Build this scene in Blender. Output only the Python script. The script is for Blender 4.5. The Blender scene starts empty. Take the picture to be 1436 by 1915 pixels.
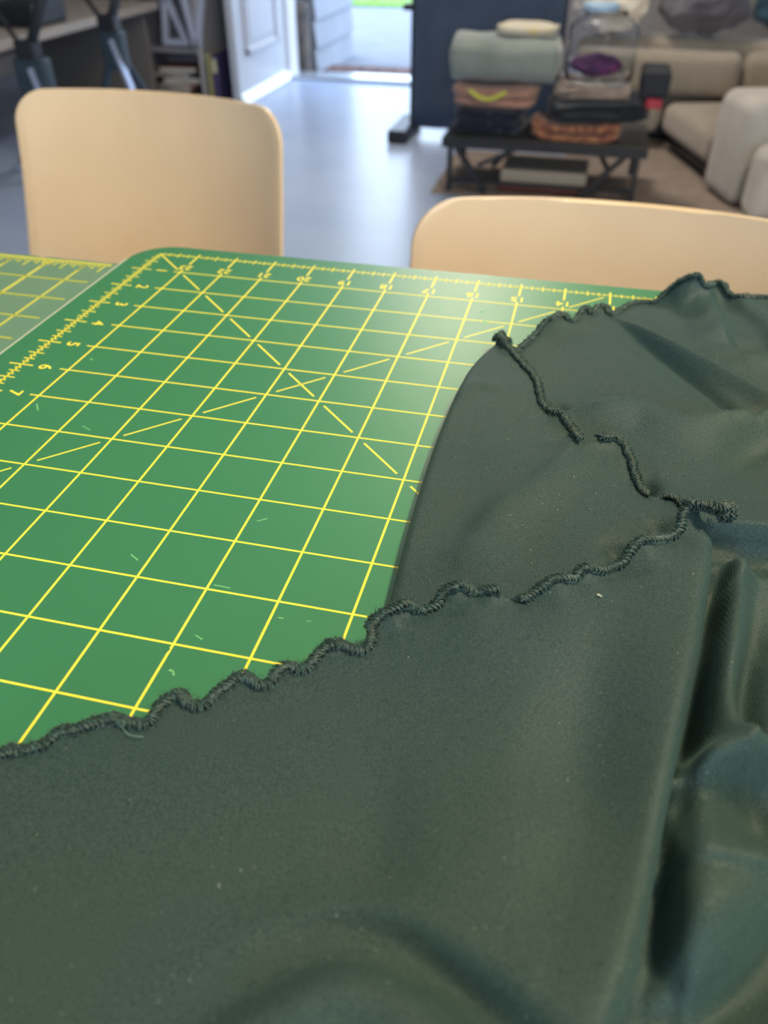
import bpy, bmesh, math, random
import numpy as np
from mathutils import Matrix, Vector
from mathutils.geometry import delaunay_2d_cdt
random.seed(7); rng = np.random.default_rng(7)
C = bpy.context.scene.collection
I = 0.0254                      # the mat's squares are one inch
TH = 0.745                      # tabletop above the floor; the mat's face is z = 0
FZ = -TH

# ------------------------------------------------------------------ camera
CAM = np.array([0.25603, -0.45516, 0.18647]); FPX = 1498.88
_w = np.array([0.89945, 0.10717, 0.2201]); _t = np.linalg.norm(_w); _k = _w/_t
_K = np.array([[0,-_k[2],_k[1]],[_k[2],0,-_k[0]],[-_k[1],_k[0],0]])
RM = np.eye(3)+math.sin(_t)*_K+(1-math.cos(_t))*_K@_K
cd = bpy.data.cameras.new('camera'); cam = bpy.data.objects.new('camera', cd); C.objects.link(cam)
cam.matrix_world = Matrix([list(RM[i])+[CAM[i]] for i in range(3)]+[[0,0,0,1]])
cd.sensor_fit = 'VERTICAL'; cd.sensor_height = 36; cd.sensor_width = 27
cd.lens = FPX/1915*36; cd.clip_start = 0.01; cd.clip_end = 200
cd.dof.use_dof = True; cd.dof.focus_distance = 0.29; cd.dof.aperture_fstop = cd.lens/2.6
bpy.context.scene.camera = cam

# ------------------------------------------------------------------ world, lights, exposure
S = bpy.context.scene
W = bpy.data.worlds.new('sky'); S.world = W; W.use_nodes = True
W.node_tree.nodes['Background'].inputs[0].default_value = (0.62, 0.78, 1.0, 1)
W.node_tree.nodes['Background'].inputs[1].default_value = 3.7
def area(name, loc, target, sx, sy, col, power):
    l = bpy.data.lights.new(name, 'AREA'); l.shape = 'RECTANGLE'; l.size = sx; l.size_y = sy
    l.color = col; l.energy = power
    o = bpy.data.objects.new(name, l); C.objects.link(o); o.location = loc
    o.rotation_euler = (Vector(target)-Vector(loc)).to_track_quat('-Z', 'Y').to_euler(); return o
area('unseen_window_fill', (1.2, -3.35, 0.75), (0.3, 0, -0.2), 2.0, 1.3, (0.84, 0.93, 1.0), 36)  # added cool fill, set at an unseen window behind the camera
area('ceiling_lamp_light', (0.95, 0.10, 1.55), (0.40, 0.05, 0.0), 0.22, 0.22, (1.0, 0.81, 0.52), 29)
area('mat_haze_light', (-0.23, 3.35, 1.48), (0.45, 2.9, -0.6), 0.6, 0.6, (1.0, 0.87, 0.72), 22)  # unseen source added so its reflection hazes the mat's far right
S.view_settings.view_transform = 'Standard'; S.view_settings.look = 'None'
S.view_settings.exposure = 0.5; S.view_settings.gamma = 1; S.view_settings.use_curve_mapping = False

# ------------------------------------------------------------------ pixel rays of the measured camera -> points of the room
def ray(px, py): return RM@np.array([(px-718)/FPX, -(py-957.5)/FPX, -1.0])
def at(px, py, z=0.0):
    d = ray(px, py); return CAM+d*((z-CAM[2])/d[2])
def aty(px, py, y):
    d = ray(px, py); return CAM+d*((y-CAM[1])/d[1])

# ------------------------------------------------------------------ materials
def srgb(r, g, b):
    f = lambda c: (c/255/12.92) if c/255 <= 0.04045 else ((c/255+0.055)/1.055)**2.4
    return (f(r), f(g), f(b), 1)
def mat(name, col, rough=0.5, spec=0.5, metal=0, noise=None, bump=None, sheen=0, trans=0, sheen_tint=(1,1,1,1), emit=None, coat=0, coat_rough=0.1):
    m = bpy.data.materials.new(name); m.use_nodes = True; nt = m.node_tree; b = nt.nodes['Principled BSDF']
    b.inputs['Base Color'].default_value = col; b.inputs['Roughness'].default_value = rough
    b.inputs['Specular IOR Level'].default_value = spec; b.inputs['Metallic'].default_value = metal
    b.inputs['Sheen Weight'].default_value = sheen; b.inputs['Sheen Tint'].default_value = sheen_tint
    b.inputs['Transmission Weight'].default_value = trans
    b.inputs['Coat Weight'].default_value = coat; b.inputs['Coat Roughness'].default_value = coat_rough
    tc = nt.nodes.new('ShaderNodeTexCoord')
    if noise:                                   # (scale, second colour, low, high)
        n = nt.nodes.new('ShaderNodeTexNoise'); n.inputs['Scale'].default_value = noise[0]; n.inputs['Detail'].default_value = 6
        nt.links.new(tc.outputs['Object'], n.inputs['Vector'])
        r = nt.nodes.new('ShaderNodeMapRange'); r.inputs[1].default_value = noise[2]; r.inputs[2].default_value = noise[3]
        nt.links.new(n.outputs['Fac'], r.inputs[0])
        x = nt.nodes.new('ShaderNodeMix'); x.data_type = 'RGBA'
        x.inputs[6].default_value = col; x.inputs[7].default_value = noise[1]
        nt.links.new(r.outputs[0], x.inputs[0]); nt.links.new(x.outputs[2], b.inputs['Base Color'])
    if bump:                                    # (scale, strength, distance)
        n = nt.nodes.new('ShaderNodeTexNoise'); n.inputs['Scale'].default_value = bump[0]; n.inputs['Detail'].default_value = 4
        nt.links.new(tc.outputs['Object'], n.inputs['Vector'])
        u = nt.nodes.new('ShaderNodeBump'); u.inputs['Strength'].default_value = bump[1]; u.inputs['Distance'].default_value = bump[2]
        nt.links.new(n.outputs['Fac'], u.inputs['Height']); nt.links.new(u.outputs[0], b.inputs['Normal'])
    return m

def cloth_material():
    m = mat('green_jersey', srgb(44, 66, 58), 0.58, 0.22, sheen=0.11, sheen_tint=srgb(150, 196, 190))
    nt = m.node_tree; b = nt.nodes['Principled BSDF']; b.inputs['Sheen Roughness'].default_value = 0.4
    tc = [n for n in nt.nodes if n.type == 'TEX_COORD'][0]
    def noise(s, d=3):
        n = nt.nodes.new('ShaderNodeTexNoise'); n.inputs['Scale'].default_value = s; n.inputs['Detail'].default_value = d
        nt.links.new(tc.outputs['Object'], n.inputs['Vector']); return n
    def mix(f, a, c, kind='MIX'):
        x = nt.nodes.new('ShaderNodeMix'); x.data_type = 'RGBA'; x.blend_type = kind
        if hasattr(f, 'default_value') or hasattr(f, 'links'): nt.links.new(f, x.inputs[0])
        else: x.inputs[0].default_value = f
        for k, v in ((6, a), (7, c)):
            if isinstance(v, tuple): x.inputs[k].default_value = v
            else: nt.links.new(v, x.inputs[k])
        return x.outputs[2]
    def rng_(src, a, b_, c=0, d=1):
        r = nt.nodes.new('ShaderNodeMapRange'); r.inputs[1].default_value = a; r.inputs[2].default_value = b_
        r.inputs[3].default_value = c; r.inputs[4].default_value = d; nt.links.new(src, r.inputs[0]); return r.outputs[0]
    grain = noise(2300, 2); speck = noise(950, 1); patch = noise(9, 2)
    c = mix(rng_(patch.outputs['Fac'], .38, .64), srgb(37, 57, 50), srgb(27, 53, 57))  # bluish patches put the sky's light into the cloth colour
    c = mix(rng_(grain.outputs['Fac'], .36, .66, 0, .55), c, srgb(74, 92, 85))
    c = mix(rng_(speck.outputs['Fac'], .755, .82), c, srgb(116, 132, 120))
    nt.links.new(c, b.inputs['Base Color'])
    # knit courses
    wv = nt.nodes.new('ShaderNodeTexWave'); wv.inputs['Scale'].default_value = 520; wv.inputs['Distortion'].default_value = 3
    nt.links.new(tc.outputs['Object'], wv.inputs['Vector'])
    bp = nt.nodes.new('ShaderNodeBump'); bp.inputs['Strength'].default_value = .16; bp.inputs['Distance'].default_value = .0003
    nt.links.new(wv.outputs['Fac'], bp.inputs['Height'])
    b2 = nt.nodes.new('ShaderNodeBump'); b2.inputs['Strength'].default_value = .25; b2.inputs['Distance'].default_value = .0004
    nt.links.new(grain.outputs['Fac'], b2.inputs['Height']); nt.links.new(bp.outputs[0], b2.inputs['Normal'])
    nt.links.new(b2.outputs[0], b.inputs['Normal'])
    return m
M_CLOTH = cloth_material()
M_THREAD = mat('overlock_thread', srgb(28, 52, 46), 0.40, 0.45, sheen=0.10, noise=(900, srgb(58, 86, 78), .45, .6))
M_MAT = mat('mat_green', srgb(51, 123, 83), 0.38, 0.8, noise=(6, srgb(57, 129, 87), .3, .7), bump=(900, .10, .0001))
M_MAT2 = mat('mat_pale_green', srgb(104, 144, 120), 0.28, 0.75, noise=(14, srgb(114, 148, 124), .3, .7), bump=(900, .10, .0001))  # paler, greyer green than the bright mat
M_PRINT = mat('yellow_print', srgb(252, 238, 80), 0.45, 0.4)
M_PRINT2 = mat('yellow_print_pale', srgb(206, 204, 96), 0.5, 0.4)
M_SCRATCH = mat('scratch_pale', srgb(120, 190, 130), 0.6, 0.3)
M_LIT_EDGE = mat('mat_edge_painted_light', srgb(196, 200, 180), 0.6)

# ------------------------------------------------------------------ mesh helpers
def new(name, verts, faces, m=None, parent=None, smooth=False):
    me = bpy.data.meshes.new(name); me.from_pydata([tuple(map(float, v)) for v in verts], [], [tuple(f) for f in faces]); me.update()
    if m: me.materials.append(m)
    if smooth: me.polygons.foreach_set('use_smooth', [True]*len(me.polygons))
    o = bpy.data.objects.new(name, me); C.objects.link(o)
    if parent: o.parent = parent
    return o
def thing(name, label, cat, loc=(0, 0, 0), group=None, rz=0):
    o = bpy.data.objects.new(name, None); C.objects.link(o); o.location = loc; o.rotation_euler = (0, 0, rz)
    o.empty_display_size = .05; o['label'] = label; o['category'] = cat
    if group: o['group'] = group
    return o
def tag(o, label, cat, group=None):
    o['label'] = label; o['category'] = cat
    if group: o['group'] = group
    return o
def struct(o): o['kind'] = 'structure'; return o
class MB:
    def __init__(s): s.v = []; s.f = []
    def add(s, v, f): n = len(s.v); s.v += [tuple(p) for p in v]; s.f += [tuple(i+n for i in q) for q in f]; return s
    def box(s, x0, y0, z0, x1, y1, z1):
        v = [(x, y, z) for z in (z0, z1) for y in (y0, y1) for x in (x0, x1)]
        return s.add(v, [(0,2,3,1),(4,5,7,6),(0,1,5,4),(1,3,7,5),(3,2,6,7),(2,0,4,6)])
    def rbox(s, x0, y0, z0, x1, y1, z1, r, n=4, puff=0.0):      # box with rounded edges (superellipsoid-like, dense)
        bm = bmesh.new(); bmesh.ops.create_cube(bm, size=1)
        for v in bm.verts: v.co = Vector(((x0+x1)/2+v.co.x*(x1-x0), (y0+y1)/2+v.co.y*(y1-y0), (z0+z1)/2+v.co.z*(z1-z0)))
        bmesh.ops.bevel(bm, geom=bm.edges[:], offset=r, segments=n, profile=.5, affect='EDGES')
        bm.verts.index_update(); s.add([v.co[:] for v in bm.verts], [[v.index for v in f.verts] for f in bm.faces]); bm.free(); return s
    def bar(s, a, b, w, h=None, up=(0, 0, 1)):
        a = np.array(a, float); b = np.array(b, float); h = h or w; d = b-a; d /= np.linalg.norm(d); up = np.array(up, float)
        if abs(d@up) > .98: up = np.array([0, 1.0, 0])
        x = np.cross(d, up); x /= np.linalg.norm(x); y = np.cross(x, d); v = []
        for p in (a, b):
            for (i, j) in ((-1,-1),(1,-1),(1,1),(-1,1)): v.append(p+x*i*w/2+y*j*h/2)
        return s.add(v, [(3,2,1,0),(4,5,6,7),(0,1,5,4),(1,2,6,5),(2,3,7,6),(3,0,4,7)])
    def tube(s, pts, r, n=10, cap=True):
        pts = [np.array(p, float) for p in pts]; R = r if hasattr(r, '__len__') else [r]*len(pts); v = []; f = []
        for i, p in enumerate(pts):
            d = pts[min(i+1, len(pts)-1)]-pts[max(i-1, 0)]; d = d/(np.linalg.norm(d)+1e-12)
            up = np.array([0, 0, 1.0]) if abs(d[2]) < .9 else np.array([0, 1.0, 0])
            x = np.cross(d, up); x /= np.linalg.norm(x); y = np.cross(x, d)
            for k in range(n):
                a = 2*math.pi*k/n; v.append(p+R[i]*(x*math.cos(a)+y*math.sin(a)))
        for i in range(len(pts)-1):
            for k in range(n): a = i*n+k; b = i*n+(k+1) % n; f.append((a, b, b+n, a+n))
        if cap: f.append(tuple(range(n))[::-1]); f.append(tuple(range((len(pts)-1)*n, len(pts)*n)))
        return s.add(v, f)
    def blob(s, c, r, nu=16, nv=10, wob=0.0, seed=0, p=1.0):   # ellipsoid, wobbly; p<1 gets boxier
        rg = random.Random(seed); ph = [rg.uniform(0, 6.28) for _ in range(6)]; v = []; f = []
        sg = lambda t: math.copysign(abs(t)**p, t)
        for j in range(nv+1):
            th = math.pi*j/nv
            for i in range(nu):
                a = 2*math.pi*i/nu
                k = 1+wob*(math.sin(3*a+ph[0]+2*th)+.6*math.sin(5*a+ph[1]-3*th)+.5*math.sin(7*th+ph[2]))
                v.append((c[0]+r[0]*k*sg(math.sin(th))*sg(math.cos(a)), c[1]+r[1]*k*sg(math.sin(th))*sg(math.sin(a)), c[2]+r[2]*(1+wob*.6*math.sin(4*a+ph[3]))*sg(math.cos(th))))
        for j in range(nv):
            for i in range(nu): a = j*nu+i; b = j*nu+(i+1) % nu; f.append((a, a+nu, b+nu, b))
        return s.add(v, f)
    def rot(s, a):
        c, q = math.cos(a), math.sin(a); s.v = [(p[0]*c-p[1]*q, p[0]*q+p[1]*c, p[2]) for p in s.v]; return s
    def crumple(s, amp, size, seed=0):                 # cloth-like creases on everything gathered so far
        from mathutils import noise
        o = Vector((seed*7.1, seed*3.3, seed*1.7)); c = Vector(tuple(np.mean(np.array(s.v), 0))); out = []
        for p in s.v:
            q = Vector(p); d = (q-c).normalized(); n1 = 1-abs(noise.noise(q/size+o))*2.2; n2 = 1-abs(noise.noise(q/size*2.3+o))*2
            out.append(tuple(q+d*amp*(n1+.45*n2-.9)))
        s.v = out; return s
    def build(s, name, m=None, parent=None, smooth=False): return new(name, s.v, s.f, m, parent, smooth)

# ================================================================== the room
M_FLOOR = mat('floor_vinyl', srgb(164, 182, 214), 0.30, 0.5, noise=(3, srgb(176, 192, 220), .35, .65), bump=(60, .05, .001))
M_WALL = mat('wall_paint', srgb(158, 158, 160), 0.8, 0.3, bump=(150, .1, .001))
M_WHITE = mat('white_paint', srgb(225, 226, 230), 0.35, 0.5)
M_CEIL = mat('ceiling_paint', srgb(225, 222, 215), 0.9)
M_CONC = mat('porch_concrete', srgb(120, 124, 136), 0.8, 0.3, noise=(5, srgb(127, 131, 142), .4, .6), bump=(80, .3, .003))
X0, X1, Y0, Y1, CZ = -3.3, 3.0, -3.4, 4.68, 1.75
def slab(name, x0, y0, z0, x1, y1, z1, m): return struct(MB().box(x0, y0, z0, x1, y1, z1).build(name, m))
slab('floor', X0-.1, Y0-.1, FZ-.1, X1+.1, Y1+.1, FZ, M_FLOOR)
slab('ceiling', X0-.1, Y0-.1, CZ, X1+.1, Y1+.1, CZ+.1, M_CEIL)
slab('wall_left', X0-.1, Y0, FZ, X0, Y1, CZ, M_WALL)
slab('wall_right', X1, Y0, FZ, X1+.1, Y1, CZ, M_WALL)
DX0, DX1, DT = -1.55, -0.58, 1.32                 # doorway
bw = MB().box(X0, Y1, FZ, DX0-.06, Y1+.12, CZ).box(DX1+.06, Y1, FZ, X1, Y1+.12, CZ).box(DX0-.06, Y1, DT, DX1+.06, Y1+.12, CZ)
struct(bw.build('wall_back', M_WALL))
fwb = MB().box(X0, Y0-.1, FZ, 0.1, Y0, CZ).box(2.3, Y0-.1, FZ, X1, Y0, CZ).box(.1, Y0-.1, FZ, 2.3, Y0, .05).box(.1, Y0-.1, 1.45, 2.3, Y0, CZ)
struct(fwb.build('wall_front', M_WALL))
wf = struct(MB().box(.1, Y0-.09, .05, .16, Y0-.02, 1.45).box(2.24, Y0-.09, .05, 2.3, Y0-.02, 1.45).box(.16, Y0-.09, .05, 2.24, Y0-.02, .11).box(.16, Y0-.09, 1.39, 2.24, Y0-.02, 1.45).box(1.17, Y0-.09, .11, 1.23, Y0-.02, 1.39).build('window_1', M_WHITE))
slab('baseboard_left', X0, Y0, FZ, X0+.015, Y1, FZ+.09, M_WHITE)
struct(MB().box(X0+.015, Y1-.015, FZ, DX0-.13, Y1, FZ+.09).box(DX1+.13, Y1-.015, FZ, X1, Y1, FZ+.09).build('baseboard_back', M_WHITE))
struct(MB().box(DX0-.12, Y1-.02, FZ, DX0, Y1+.13, DT+.06).box(DX1, Y1-.02, FZ, DX1+.12, Y1+.13, DT+.06).box(DX0, Y1-.02, DT, DX1, Y1+.13, DT+.06).build('trim_1', M_WHITE))
M_SILL = mat('threshold_metal', srgb(205, 212, 222), 0.25, 0.5, metal=0.7)
struct(MB().rbox(DX0, Y1-.05, FZ, DX1, Y1+.14, FZ+.018, .006).build('trim_2', M_SILL))
# open door leaf, standing square to the doorway, a recessed panel moulding on its face
M_DOOR = mat('door_paint', srgb(196, 200, 208), 0.35, 0.5)
dl = struct(MB().rbox(-1.61, 3.90, FZ+.012, -1.57, 4.665, 1.28, .003).build('door_1', M_DOOR))
mb = MB(); px0, px1, pz0, pz1 = 4.03, 4.52, -.535, .25
for (a, b, c, d) in ((px0, pz0, px1, pz0+.03), (px0, pz1-.03, px1, pz1), (px0, pz0, px0+.03, pz1), (px1-.03, pz0, px1, pz1)):
    mb.rbox(-1.572, a, b, -1.556, c, d, .005, 3)
mb.build('panel_moulding', M_DOOR, dl)
mb = MB().rbox(-1.572, 4.09, -.475, -1.562, 4.46, .19, .004, 2); mb.build('door_panel', M_DOOR, dl)
MB().add([(-1.57, 3.905, FZ+.004), (-1.535, 3.905, FZ+.004), (-1.57, 3.905, FZ+.048), (-1.57, 4.66, FZ+.004), (-1.535, 4.66, FZ+.004), (-1.57, 4.66, FZ+.048)], [(0,1,2),(3,5,4),(1,4,5,2),(0,3,4,1),(0,2,5,3)]).build('door_sweep', mat('door_sweep_sky_glint', srgb(240, 246, 250), .3, .8), dl)  # near-white colour and sloped face stand in for the sky's reflection
kn = MB().tube([(-1.57, 3.96, .25), (-1.52, 3.96, .25)], .012).blob((-1.50, 3.96, .25), (.028, .028, .028)); kn.build('door_knob', mat('brushed_nickel', srgb(170, 168, 160), .3, metal=1), dl)

# outside the door
struct(MB().box(-9, Y1+.12, FZ-.2, 6, 30, FZ-.05).build('floor_outside', M_CONC))
M_SIDING = mat('siding_paint', srgb(140, 146, 158), 0.6, noise=(4, srgb(134, 140, 152), .4, .6))
wing = struct(MB().box(-2.6, 4.99, FZ-.05, -1.60, 5.85, 1.8).build('wall_outside', M_SIDING))
for k in range(12):
    z = FZ-.05+k*.155
    bz = MB().add([(-1.61, 5.0, z+.002), (-1.61, 5.86, z+.002), (-1.485, 5.86, z+.002), (-1.485, 5.0, z+.002), (-1.61, 5.0, z+.153), (-1.61, 5.86, z+.153), (-1.505, 5.86, z+.153), (-1.505, 5.0, z+.153)],
           [(0,3,2,1),(4,5,6,7),(2,3,7,6),(1,2,6,5),(0,1,5,4),(3,0,4,7)])
    bz.build('siding_board', M_SIDING, wing)
M_GRASS = mat('lawn', srgb(120, 160, 62), .9, noise=(30, srgb(90, 136, 44), .4, .6))
gr = MB().box(-3.6, 8.6, FZ-.05, -1.2, 11.5, FZ-.03)
for _ in range(500):
    x, y = random.uniform(-3.5, -1.3), random.uniform(8.65, 11.4); a = random.uniform(0, 3.1); h = random.uniform(.03, .07)
    gr.add([(x, y, FZ-.03), (x+.012*math.cos(a), y+.012*math.sin(a), FZ-.03), (x+.01, y, FZ-.03+h)], [(0, 1, 2)])
g = gr.build('grass', M_GRASS); tag(g, 'patch of bright green grass beyond the porch paving', 'grass'); g['kind'] = 'stuff'
dm = thing('door_mat', 'dark patterned door mat lying outside the open doorway', 'door mat', (-1.11, 4.98, FZ-.05))
MB().rbox(-.33, -.13, .0, .36, .16, .055, .01).build('mat_base', mat('coir_dark', srgb(60, 52, 56), .9, noise=(30, srgb(110, 84, 78), .45, .58), bump=(300, .6, .004)), dm)
mb = MB()
for k in range(6): mb.rbox(-.29+k*.105, -.085, .055, -.215+k*.105, .10, .06, .002, 1)
mb.build('woven_pattern', mat('coir_rust', srgb(128, 92, 84), .9, noise=(60, srgb(70, 56, 60), .45, .6)), dm)
pl = thing('planter', 'brown cylindrical planter of dry foliage beside the open doorway', 'planter', (-1.545, 4.885, FZ-.05))
MB().tube([(0, 0, 0), (0, 0, .012), (0, 0, .40), (0, 0, .41)], [.040, .042, .052, .048], 20).build('pot', mat('planter_brown', srgb(84, 80, 82), .6, noise=(12, srgb(120, 112, 106), .4, .6)), pl)
mb = MB()
for k in range(40):
    a = random.uniform(0, 6.28); r = random.uniform(.02, .055); h = random.uniform(.42, .60)
    mb.add([(.02*math.cos(a), .02*math.sin(a), .40), (r*math.cos(a+.2), r*math.sin(a+.2), h), (r*math.cos(a-.2), r*math.sin(a-.2), h-.02)], [(0, 1, 2)])
mb.build('foliage', mat('dry_foliage', srgb(150, 150, 156), .8), pl)

# ================================================================== the table and the mats
TT = -0.0022
tb = thing('work_table', 'table under the green cutting mats, its top hidden by them', 'table', (.35, -.45, FZ))
M_TT = mat('tabletop_white', srgb(200, 192, 176), .4, noise=(8, srgb(188, 178, 160), .4, .6))
def rel(o, p): 
    o.matrix_parent_inverse = p.matrix_world.inverted() if False else Matrix.Translation(-Vector(p.location)); return o
rel(MB().rbox(-.55, -1.0, TT-.03, 1.15, -.75*I, TT, .006, 3).build('tabletop', M_TT, tb), tb)
for x, y in ((-.48, -.1), (1.08, -.1), (-.48, -.92), (1.08, -.92)):
    rel(MB().rbox(x-.025, y-.025, FZ, x+.025, y+.025, TT-.03, .004, 2).build('leg', M_TT, tb), tb)

def rounded_rect(x0, y0, x1, y1, r, n=10):
    out = []
    for cx, cy, a0 in ((x1-r, y1-r, 0), (x0+r, y1-r, 90), (x0+r, y0+r, 180), (x1-r, y0+r, 270)):
        for k in range(n+1):
            a = math.radians(a0+90*k/n); out.append((cx+r*math.cos(a), cy+r*math.sin(a)))
    return out
def plate(name, outline, z0, z1, m, parent, bev=.0003):
    n = len(outline); v = []
    cx = sum(p[0] for p in outline)/n; cy = sum(p[1] for p in outline)/n
    def ins(d): return [(p[0]-math.copysign(min(d, abs(p[0]-cx)), p[0]-cx), p[1]-math.copysign(min(d, abs(p[1]-cy)), p[1]-cy)) for p in outline]
    for z, d in ((z0, 0), (z1-bev, 0), (z1, bev)): v += [(p[0], p[1], z) for p in ins(d)]
    f = [tuple(range(n))[::-1], tuple(range(2*n, 3*n))]
    for j in range(2):
        for i in range(n): f.append((j*n+i, j*n+(i+1) % n, (j+1)*n+(i+1) % n, (j+1)*n+i))
    return new(name, v, f, m, parent)
def line(mb, u0, v0, u1, v1, w=.034, z=.00007):     # a printed stroke, in inches, v downwards
    a = np.array([u0*I, -v0*I]); b = np.array([u1*I, -v1*I]); d = b-a; d = d/np.linalg.norm(d); n = np.array([-d[1], d[0]])*w*I/2
    p = [a+n, b+n, b-n, a-n]
    mb.add([(q[0], q[1], z) for q in p]+[(q[0], q[1], -.0002) for q in p], [(3,2,1,0),(0,1,5,4),(1,2,6,5),(2,3,7,6),(3,0,4,7)])
def numeral(mb, s, u, v, size, ang, z=.00008):
    c = bpy.data.curves.new('t', 'FONT'); c.body = s; c.size = size*I; c.align_x = 'CENTER'; c.align_y = 'CENTER'; c.offset = size*I*.012
    o = bpy.data.objects.new('t', c); C.objects.link(o); me = bpy.data.meshes.new_from_object(o)
    ca, sa = math.cos(ang), math.sin(ang)
    mb.add([(u*I+p.co.x*ca-p.co.y*sa, -v*I+p.co.x*sa+p.co.y*ca, z) for p in me.vertices], [list(q.vertices) for q in me.polygons])
    bpy.data.objects.remove(o); bpy.data.curves.remove(c); bpy.data.meshes.remove(me)

UM, VM = 24, 18
cm = thing('cutting_mat', 'large bright green self-healing cutting mat printed with a yellow inch grid', 'cutting mat')
plate('mat_sheet', rounded_rect(-.66*I, -(VM+.6)*I, (UM+.66)*I, .55*I, 1.0*I, 12), TT, 0, M_MAT, cm)
gl = MB()
for u in range(1, UM): line(gl, u, .86, u, VM-.86, .034, .00010)
for v in range(1, VM): line(gl, .82, v, UM-.82, v, .032)
gl.build('grid_lines', M_PRINT, cm)
for k in range(0, VM): dg = MB(); line(dg, k+.14-.1*(k == 0), k+.14-.1*(k == 0), k+.86, k+.86, .036); dg.build('bias_line', M_PRINT, cm)
for k in range(0, 11): dg = MB(); line(dg, 11-k-.14, k+.14, 11-k-.86, k+.86, .030); dg.build('bias_line', M_PRINT, cm)
rk = MB(); line(rk, 0, 0, 0, VM, .034); line(rk, 0, 0, UM, 0, .03); line(rk, UM, 0, UM, VM); line(rk, 0, VM, UM, VM)
for k in range(1, UM*8):
    u = k/8
    if k % 8 == 0: line(rk, u, -.16, u, .50, .04)
    else:
        h = .12 if k % 4 == 0 else (.085 if k % 2 == 0 else .05); line(rk, u, -h, u, h, .03)
for k in range(1, VM*8):
    v = k/8
    if k % 8 == 0: line(rk, -.27, v, .24, v, .036)
    else:
        h = .17 if k % 4 == 0 else (.115 if k % 2 == 0 else .07); line(rk, -h, v, h, v, .03)
rk.build('ruler_ticks', M_PRINT, cm)
for v in range(1, VM): nm = MB(); numeral(nm, str(v), .50, v, .38, -math.pi/2); nm.build('numeral', M_PRINT, cm)
for u in range(1, UM): nm = MB(); numeral(nm, str(UM-u), u, .70, .34, math.pi); nm.build('numeral', M_PRINT, cm)
sc = MB()                                          # knife nicks and scuffs on the mat's face
for (x, y, x2, y2, w) in ((368,968,498-0,968-0,0),(105,735,100,745,0)): pass
for (ax, ay, bx_, by, w) in ((480,975,500,970,.03),(400,1094,430,1100,.03),(520,1155,530,1157,.03),(572,1162,582,1162,.02),(245,1037,258,1048,.035),(316,1253,324,1256,.05),(324,1256,325,1264,.04),(365,1188,378,1196,.03),(69,755,71,768,.04),(155,797,168,804,.03),(822,575,824,577,.09),(899,582,902,584,.12),(905,600,908,603,.08),(170,671,172,673,.07)):
    a = at(ax, ay)/I; b = at(bx_, by)/I; line(sc, a[0], -a[1], b[0], -b[1], w*.6, .0001)
sc.build('scratches', M_SCRATCH, cm)['kind'] = 'stuff'
a = at(319, 1213)/I; b = at(313, 1219)/I; ng = MB(); line(ng, a[0]-.02, -a[1], b[0]-.02, -b[1], .05, .00012); ng.build('nick', M_MAT, cm)

c2 = thing('worn_cutting_mat', 'older pale green cutting mat with a nibbled far edge, left of the bright one', 'cutting mat')
out = []
xs = np.linspace(-19, -.69, 150)
for i, x in enumerate(xs):
    j = -.80+.02*math.sin(i*.9)+(0.05 if (i*7919) % 13 == 0 else 0)-(0.04 if (i*104729) % 11 == 0 else 0)
    out.append((x*I, j*I))
out += [(-.69*I, -18.5*I), (-19*I, -18.5*I)]
n = len(out); Z2 = -.0006
new('mat_sheet', [(p[0], p[1], Z2-.0014) for p in out]+[(p[0], p[1], Z2) for p in out], [tuple(range(n)), tuple(range(2*n-1, n-1, -1))]+[(i, i+n, (i+1) % n+n, (i+1) % n) for i in range(n)], M_MAT2, c2)
ZL = Z2+.00008
a2 = MB()
for k in range(0, 17): line(a2, -1.475-k, 1.05, -1.475-k, 18, .045 if k != 1 else .07, ZL)
for k in range(1, 17): line(a2, -18.5, 1.03+k, -.87, 1.03+k, .05, ZL)
a2.build('grid_lines', M_PRINT2, c2)
b2 = MB(); line(b2, -18.5, .96, -.84, .96, .10, ZL)
for k in range(1, 17*8):
    u = -.475-k/8
    if u > -.9: continue
    h = .42 if k % 4 == 0 else (.27 if k % 2 == 0 else .16); line(b2, u, 1.0, u, 1.0+h, .03, ZL)
numeral(b2, '22', -2.47, 1.12, .30, math.pi, ZL+.00002)
b2.build('ruler_ticks', M_PRINT2, c2)
eg = MB().box(-.688*I, -18*I, TT, -.652*I, -.45*I, .00006)  # pale ribbon paints the light caught along the mat's cut edge
e = eg.build('cut_edge_glint', M_LIT_EDGE, cm); e['label'] = 'pale strip painting light along the cut edge'

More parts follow.
